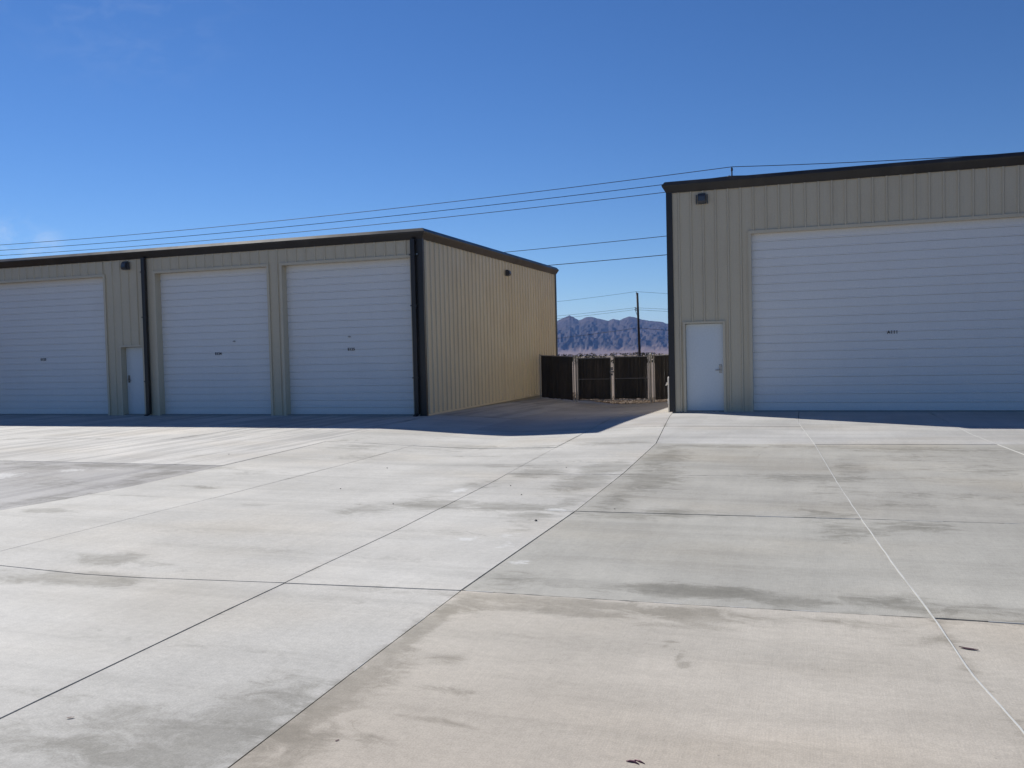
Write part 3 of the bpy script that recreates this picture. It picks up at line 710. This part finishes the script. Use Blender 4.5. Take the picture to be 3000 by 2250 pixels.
# right panel
fr = empty('fence_panel', (-5.42, FV, relief(-5.42, FV))); tag(fr, 'dark slatted chain-link fence panel between gate and taller right building', 'fence', 'fence panels beside the gate')
post(fr, -5.405, -.3, 1.40, .022); rail(fr, -5.405, 1.375, -3.56, 1.43); post(fr, -3.57, -.25, 1.45, .028)
infill(fr, -5.375, -3.60, -.20, -.14, 1.37, 1.42, 2)
# gate posts
for x, lab, s in ((-8.25, 'left steel post carrying the left gate leaf', 1), (-5.51, 'right steel post carrying the right gate leaf', 2)):
    o = obj('gate_post', G().tube([(x,FV,-.45),(x,FV,1.42)], .031, 14), M_GALV, loc=(x, FV, relief(x, FV))); WP[o.name] = Vector((x, FV, relief(x, FV)))
    tag(o, lab, 'post', 'gate posts')
    obj('post_cap', G().tube([(x,FV,1.42),(x,FV,1.44),(x,FV,1.47)], [.035,.034,.012], 14), M_GALV, o)
    for z in (.0, 1.15): 
        sx = 1 if x < -7 else -1
        g = G().tube([(x,FV,z),(x,FV,z+.05)], .037, 14); g.box((x if sx > 0 else x-.075, FV-.05, z+.01), (x+.075 if sx > 0 else x, FV-.03, z+.04)); obj('hinge', g, M_GALV, o)
def gate(a0, a1, z0, z1, zm, label, seed, latch):
    r = empty('gate', (a0, FV, z0)); tag(r, label, 'gate', 'double gate leaves')
    for x in (a0, a1): obj('frame_post', G().tube([(x,FV,z0),(x,FV,z1)], .018, 12), M_GALV, r)
    rail(r, a0, z0, a1, z0, .018, 'frame_rail'); rail(r, a0, z1, a1, z1, .018, 'frame_rail'); rail(r, a0+.02, zm, a1-.02, zm, .012, 'middle_rail')
    infill(r, a0+.005, a1-.02, z0+.02, z0+.02, z1+.005, z1+.005, seed)
    return r
gL = gate(-8.185, -6.965, -.20, 1.335, .57, 'left leaf of the dark slatted double gate', 3, 1)
gR = gate(-6.835, -5.575, -.19, 1.36, .585, 'right leaf of the dark slatted double gate', 4, -1)
obj('drop_rod', G().tube([(-6.93,FV-.035,-.36),(-6.93,FV-.035,.75)], .011, 8).box((-6.985,FV-.045,.0),(-6.925,FV-.025,.03)).box((-6.985,FV-.045,.6),(-6.925,FV-.025,.63)), M_LOCK, gL)
g = G().box((-6.985,FV-.06,.80),(-6.825,FV-.03,.86)); g.box((-6.945,FV-.07,.88),(-6.865,FV-.035,1.0)); obj('latch', g, M_GALV, gL)
lk = obj('padlock', G().box((-6.935,FV-.085,.70),(-6.875,FV-.045,.77)).tube([(-6.925,FV-.065,.77),(-6.925,FV-.065,.80),(-6.905,FV-.065,.815),(-6.885,FV-.065,.80),(-6.885,FV-.065,.77)], .006, 6, False), M_LIGHT, loc=(-6.905, FV-.065, .70))
tag(lk, 'small dark padlock hanging where the two gate leaves meet', 'padlock')

# gravel behind the gate
rg = random.Random(11); g = G()
for _ in range(5200):
    x, y = rg.uniform(-10.5, -3.0), 30.75 + rg.random()**1.5*6.5
    vend = ev(CJ[12], x)
    if y < vend + .03: continue
    z = gz(x, y); s = rg.uniform(.02, .055)*(1.3 if rg.random() < .08 else 1)
    z += .06 + .09*(1-min(1, (y-vend)/2.)) + rg.uniform(-.03, .02)
    pts = [Vector((rg.uniform(.7,1.2)*s*d[0], rg.uniform(.7,1.2)*s*d[1], rg.uniform(.5,.85)*s*d[2])) for d in ((1,0,0),(0,1,0),(-1,0,0),(0,-1,0),(0,0,1),(0,0,-1))]
    q = Matrix.Rotation(rg.uniform(0, 6.28), 3, 'Z')
    g.add([tuple(q @ p + Vector((x, y, z))) for p in pts], [(0,1,4),(1,2,4),(2,3,4),(3,0,4),(1,0,5),(2,1,5),(3,2,5),(0,3,5)])
tag(obj('gravel', g, M_GRAVEL), 'loose tan gravel behind and under the gate', 'gravel', kind='stuff')

# desert scrub far behind the fence
rg = random.Random(21); g = G()
for _ in range(420):
    a = rad(rg.uniform(-24, 2)); R = rg.uniform(95, 420); x, y = R*math.sin(a), R*math.cos(a); z = gz(x, y)
    h = rg.uniform(.5, 1.25); 
    for _k in range(26):
        px, py, pz = rg.gauss(0, .38*h), rg.gauss(0, .38*h), rg.random()**.7*h
        s = rg.uniform(.10, .26)*h; n = Vector((rg.gauss(0,1), rg.gauss(0,1), rg.gauss(0,1))).normalized(); t = n.orthogonal().normalized(); b = n.cross(t)
        c = Vector((x+px, y+py, z+pz)); g.add([tuple(c+t*s), tuple(c+b*s*.6), tuple(c-t*s), tuple(c-b*s*.6)], [(0,1,2,3)])
tag(obj('desert_scrub', g, M_SCRUB), 'dark low desert scrub showing just above the gate', 'scrub', kind='stuff')

# ---------------------------------------------------------------- power poles and lines
P1 = Vector((-4.57, 54.81, 0)); P0 = Vector((-75., 60.6, 0)); PR = Vector((50., 51.5, 0))
def pole(name, base, top, zg, rtop, rbot, label):
    r = empty(name, (base.x, base.y, zg)); tag(r, label, 'utility pole', 'utility poles')
    obj('pole_shaft', G().tube([(base.x, base.y, zg-.5), (top.x, top.y, top.z)], [rbot, rtop], 12), M_POLE, r, smooth=True)
    return r
zg = gz(P1.x, P1.y)
p1 = pole('power_pole', P1, Vector((P1.x, P1.y, 11.86)), zg, .12, .17, 'power pole behind the taller building, only its thin top pin above roof')
obj('top_pin', G().tube([(P1.x,P1.y,11.8),(P1.x,P1.y,12.2),(P1.x,P1.y,12.43)], [.045,.04,.03], 8).tube([(P1.x,P1.y,12.18),(P1.x,P1.y,12.24),(P1.x,P1.y,12.30),(P1.x,P1.y,12.36)], [.05,.075,.055,.07], 8), M_WIRE, p1)
for dy, z in ((-.35, 11.7), (.35, 11.34)):
    obj('crossarm', G().box((P1.x-.05, min(P1.y, P1.y+dy)-.05, z-.06), (P1.x+.05, max(P1.y, P1.y+dy)+.05, z+.02)), M_POLE, p1)
    obj('insulator', G().tube([(P1.x,P1.y+dy,z),(P1.x,P1.y+dy,z+.12)], [.05,.035], 8), M_LIGHT, p1)
def cable(name, spans, r, label, group):
    """spans: list of (start, end, sag)"""
    g = G()
    for (a, b, s) in spans:
        pts = []
        for k in range(41):
            t = k/40; p = Vector(a)*(1-t) + Vector(b)*t; p.z -= s*4*t*(1-t); pts.append(p)
        g.tube(pts, r, 5)
    tag(obj(name, g, M_WIRE, loc=tuple(spans[0][0])), label, 'cable', group)
def pt(P, z, dy=0.): return (P.x, P.y+dy, z)
GN = 'power lines behind the buildings'
cable('overhead_wire', [(pt(P0,12.43), pt(P1,12.43), .50), (pt(P1,12.43), pt(PR,12.3), .95)], .021, 'topmost power line, running over both roofs and touching the thin pin', GN)
cable('overhead_wire', [(pt(P0,11.9,-.35), pt(P1,11.82,-.35), .50), (pt(P1,11.82,-.35), pt(PR,11.7,-.35), .95)], .021, 'second power line from the top, ending behind the tall dark gutter corner', GN)
cable('overhead_wire', [(pt(P0,11.55,.35), pt(P1,11.46,.35), .50), (pt(P1,11.46,.35), pt(PR,11.3,.35), .95)], .021, 'third power line from the top, lowest of the three above left roof', GN)
cable('overhead_wire', [(pt(P0,8.9,-.2), pt(P1,8.69,-.2), .65), (pt(P1,8.69,-.2), pt(PR,8.6,-.2), .95)], .020, 'upper of the two cables slanting between the roofs above the gap', GN)
cable('overhead_wire', [(pt(P0,7.8,-.2), pt(P1,7.52,-.2), .60), (pt(P1,7.52,-.2), pt(PR,7.4,-.2), .95)], .023, 'lower of the two cables slanting between the roofs above the gap', GN)
# far pole beyond the gate
B2, T2 = Vector((-25.98, 137.57, 0)), Vector((-26.2, 137.53, 10.37))
p2 = pole('power_pole', B2, T2, gz(B2.x, B2.y), .17, .20, 'dark wooden power pole standing against the mountains beyond the gate')
obj('top_pin', G().tube([(T2.x-.12,T2.y,10.2),(T2.x-.15,T2.y,10.55)], .05, 8).box((T2.x-.2,T2.y-.1,10.2),(T2.x,T2.y+.1,10.32)), M_WIRE, p2)
for z in (8.0, 7.72):
    obj('insulator', G().tube([(T2.x-.08,T2.y,z-.1),(T2.x-.34,T2.y,z-.02),(T2.x-.38,T2.y,z+.12)], [.05,.07,.09], 8), M_LIGHT, p2)
obj('brace', G().tube([(T2.x-.36,T2.y,7.65),(T2.x-.05,T2.y,6.8)], .035, 6), M_WIRE, p2)
F0, F1 = Vector((-95., 121.0, 0)), Vector((28., 147., 0))
GF = 'thin far lines on the pole beyond the gate'
for z, dx, lab, s in ((10.58,-.15,'thin line at the very top of the far pole beyond gate',1.9),(8.06,-.38,'upper of two close thin lines at bracket of far pole',1.5),(7.76,-.38,'lower of two close thin lines at bracket of far pole',1.7),(4.88,-.1,'single cable crossing in front of the mountains on far pole',2.1)):
    cable('overhead_wire', [((F0.x,F0.y,z-.6), (T2.x+dx,T2.y,z), s), ((T2.x+dx,T2.y,z), (F1.x,F1.y,z-.2), s*.75)], .030 if z < 5 else .020, lab, GF)

# ---------------------------------------------------------------- small litter on the concrete
def leaf(name, u, v, ln, w, rot, label, curl=.35, seed=1):
    g = G(); n = 6; rg = random.Random(seed); z0 = relief(u, v)
    for k in range(n+1):
        t = k/n; ww = w*math.sin(math.pi*min(.98, .06+t*.92))**.7; x = (t-.5)*ln; zz = .0012+curl*w*(abs(t-.5)*2)**3*.5
        for q in (-1, -.4, .4, 1):
            a = rot; px, py = x, q*ww/2
            g.v.append((u+px*math.cos(a)-py*math.sin(a), v+px*math.sin(a)+py*math.cos(a), z0+zz+max(0,abs(q)-.4)*w*curl*.5+rg.uniform(0,.001)))
    for k in range(n):
        for q in range(3): b = k*4+q; g.f.append((b, b+1, b+5, b+4))
    for k in range(n): b = k*4; 
    o = obj(name, g, M_LEAF, loc=(u, v, z0)); WP[o.name] = Vector((u, v, z0)); tag(o, label, 'leaf', 'leaf litter on the concrete'); return o
M_TWIG = painted('purple_twig', (.17,.06,.085), .6, .1)
tw = obj('dry_twig', G().tube([(-.728,3.402,.004),(-.712,3.404,.0055),(-.698,3.404,.005),(-.674,3.391,.003)], [.0015,.0045,.0045,.002], 8), M_TWIG, loc=(-.70, 3.40, 0), smooth=True); WP[tw.name] = Vector((-.70, 3.40, 0))
tag(tw, 'purplish dry twig with a side shoot on concrete at the bottom edge', 'twig')
obj('side_shoot', G().tube([(-.696,3.424,.003),(-.676,3.414,.005),(-.652,3.401,.003)], [.0015,.004,.0012], 8).tube([(-.695,3.422,.003),(-.697,3.406,.006)], .0018, 6), M_TWIG, tw, smooth=True)
leaf('dry_leaf', .766, 5.18, .095, .024, -.25, 'dark curled dry leaf right of the white joint line', .22, 3)
leaf('dry_leaf', -3.28, 3.12, .035, .014, .5, 'tiny dark dry leaf on grey concrete near lower left', .12, 4)
leaf('dry_leaf', -1.95, 3.25, .02, .014, 1.2, 'tiny rust coloured leaf scrap beside the long dark joint', .12, 5)
rg = random.Random(5); first = None
for (x, y, s) in ((-2.57,8.07,.017),(-3.2,9.53,.010),(-3.55,10.16,.010),(-4.41,8.68,.010),(-5.96,11.57,.011),(-1.96,8.84,.010),(-3.32,11.9,.010),(-5.6,9.6,.010),(-9.5,12.6,.012)):
    if first is None:
        g = G(); ds = [(1,0,0),(.3,.9,0),(-.9,.4,.1),(-.5,-.8,0),(.5,-.9,.1),(.1,.1,.75),(0,0,-.4),(.6,.5,.45),(-.5,-.1,.6)]
        g.v = [tuple(c*rg.uniform(.85,1.1) for c in d) for d in ds]
        g.f = [(0,1,7),(1,2,5,7),(2,3,8),(2,8,5),(3,4,8),(4,5,8),(4,0,7,5),(1,0,6),(2,1,6),(3,2,6),(4,3,6),(0,4,6)]
        g.v = [(p[0]*s+x, p[1]*s+y, p[2]*s+relief(x,y)+s*.3) for p in g.v]
        first = obj('pebble', g, M_PEB, loc=(x, y, relief(x, y))); o = first; s0 = s
    else:
        o = first.copy(); COL.objects.link(o); o.location = (x, y, relief(x, y)); o.scale = (s/s0,)*3; o.rotation_euler.z = rg.uniform(0, 6)
    tag(o, 'tiny dark pebble lying alone on the concrete', 'pebble', 'pebbles scattered on the concrete')
first['label'] = 'largest dark pebble on the concrete, left of the long dark joint'

# ---------------------------------------------------------------- haze
m, N, L, b = mat('haze_air'); N.remove(b)
pv = N.new('ShaderNodeVolumePrincipled'); pv.inputs['Color'].default_value = (.22,.43,1.0,1); pv.inputs['Density'].default_value = 3.2e-5; pv.inputs['Anisotropy'].default_value = .2
L.new(pv.outputs[0], N['Material Output'].inputs['Volume'])
hz = obj('haze', G().box((-13500,-13500,-62), (13500,13500,440)), m); tag(hz, 'thin blue desert haze in the air', 'haze', kind='stuff')
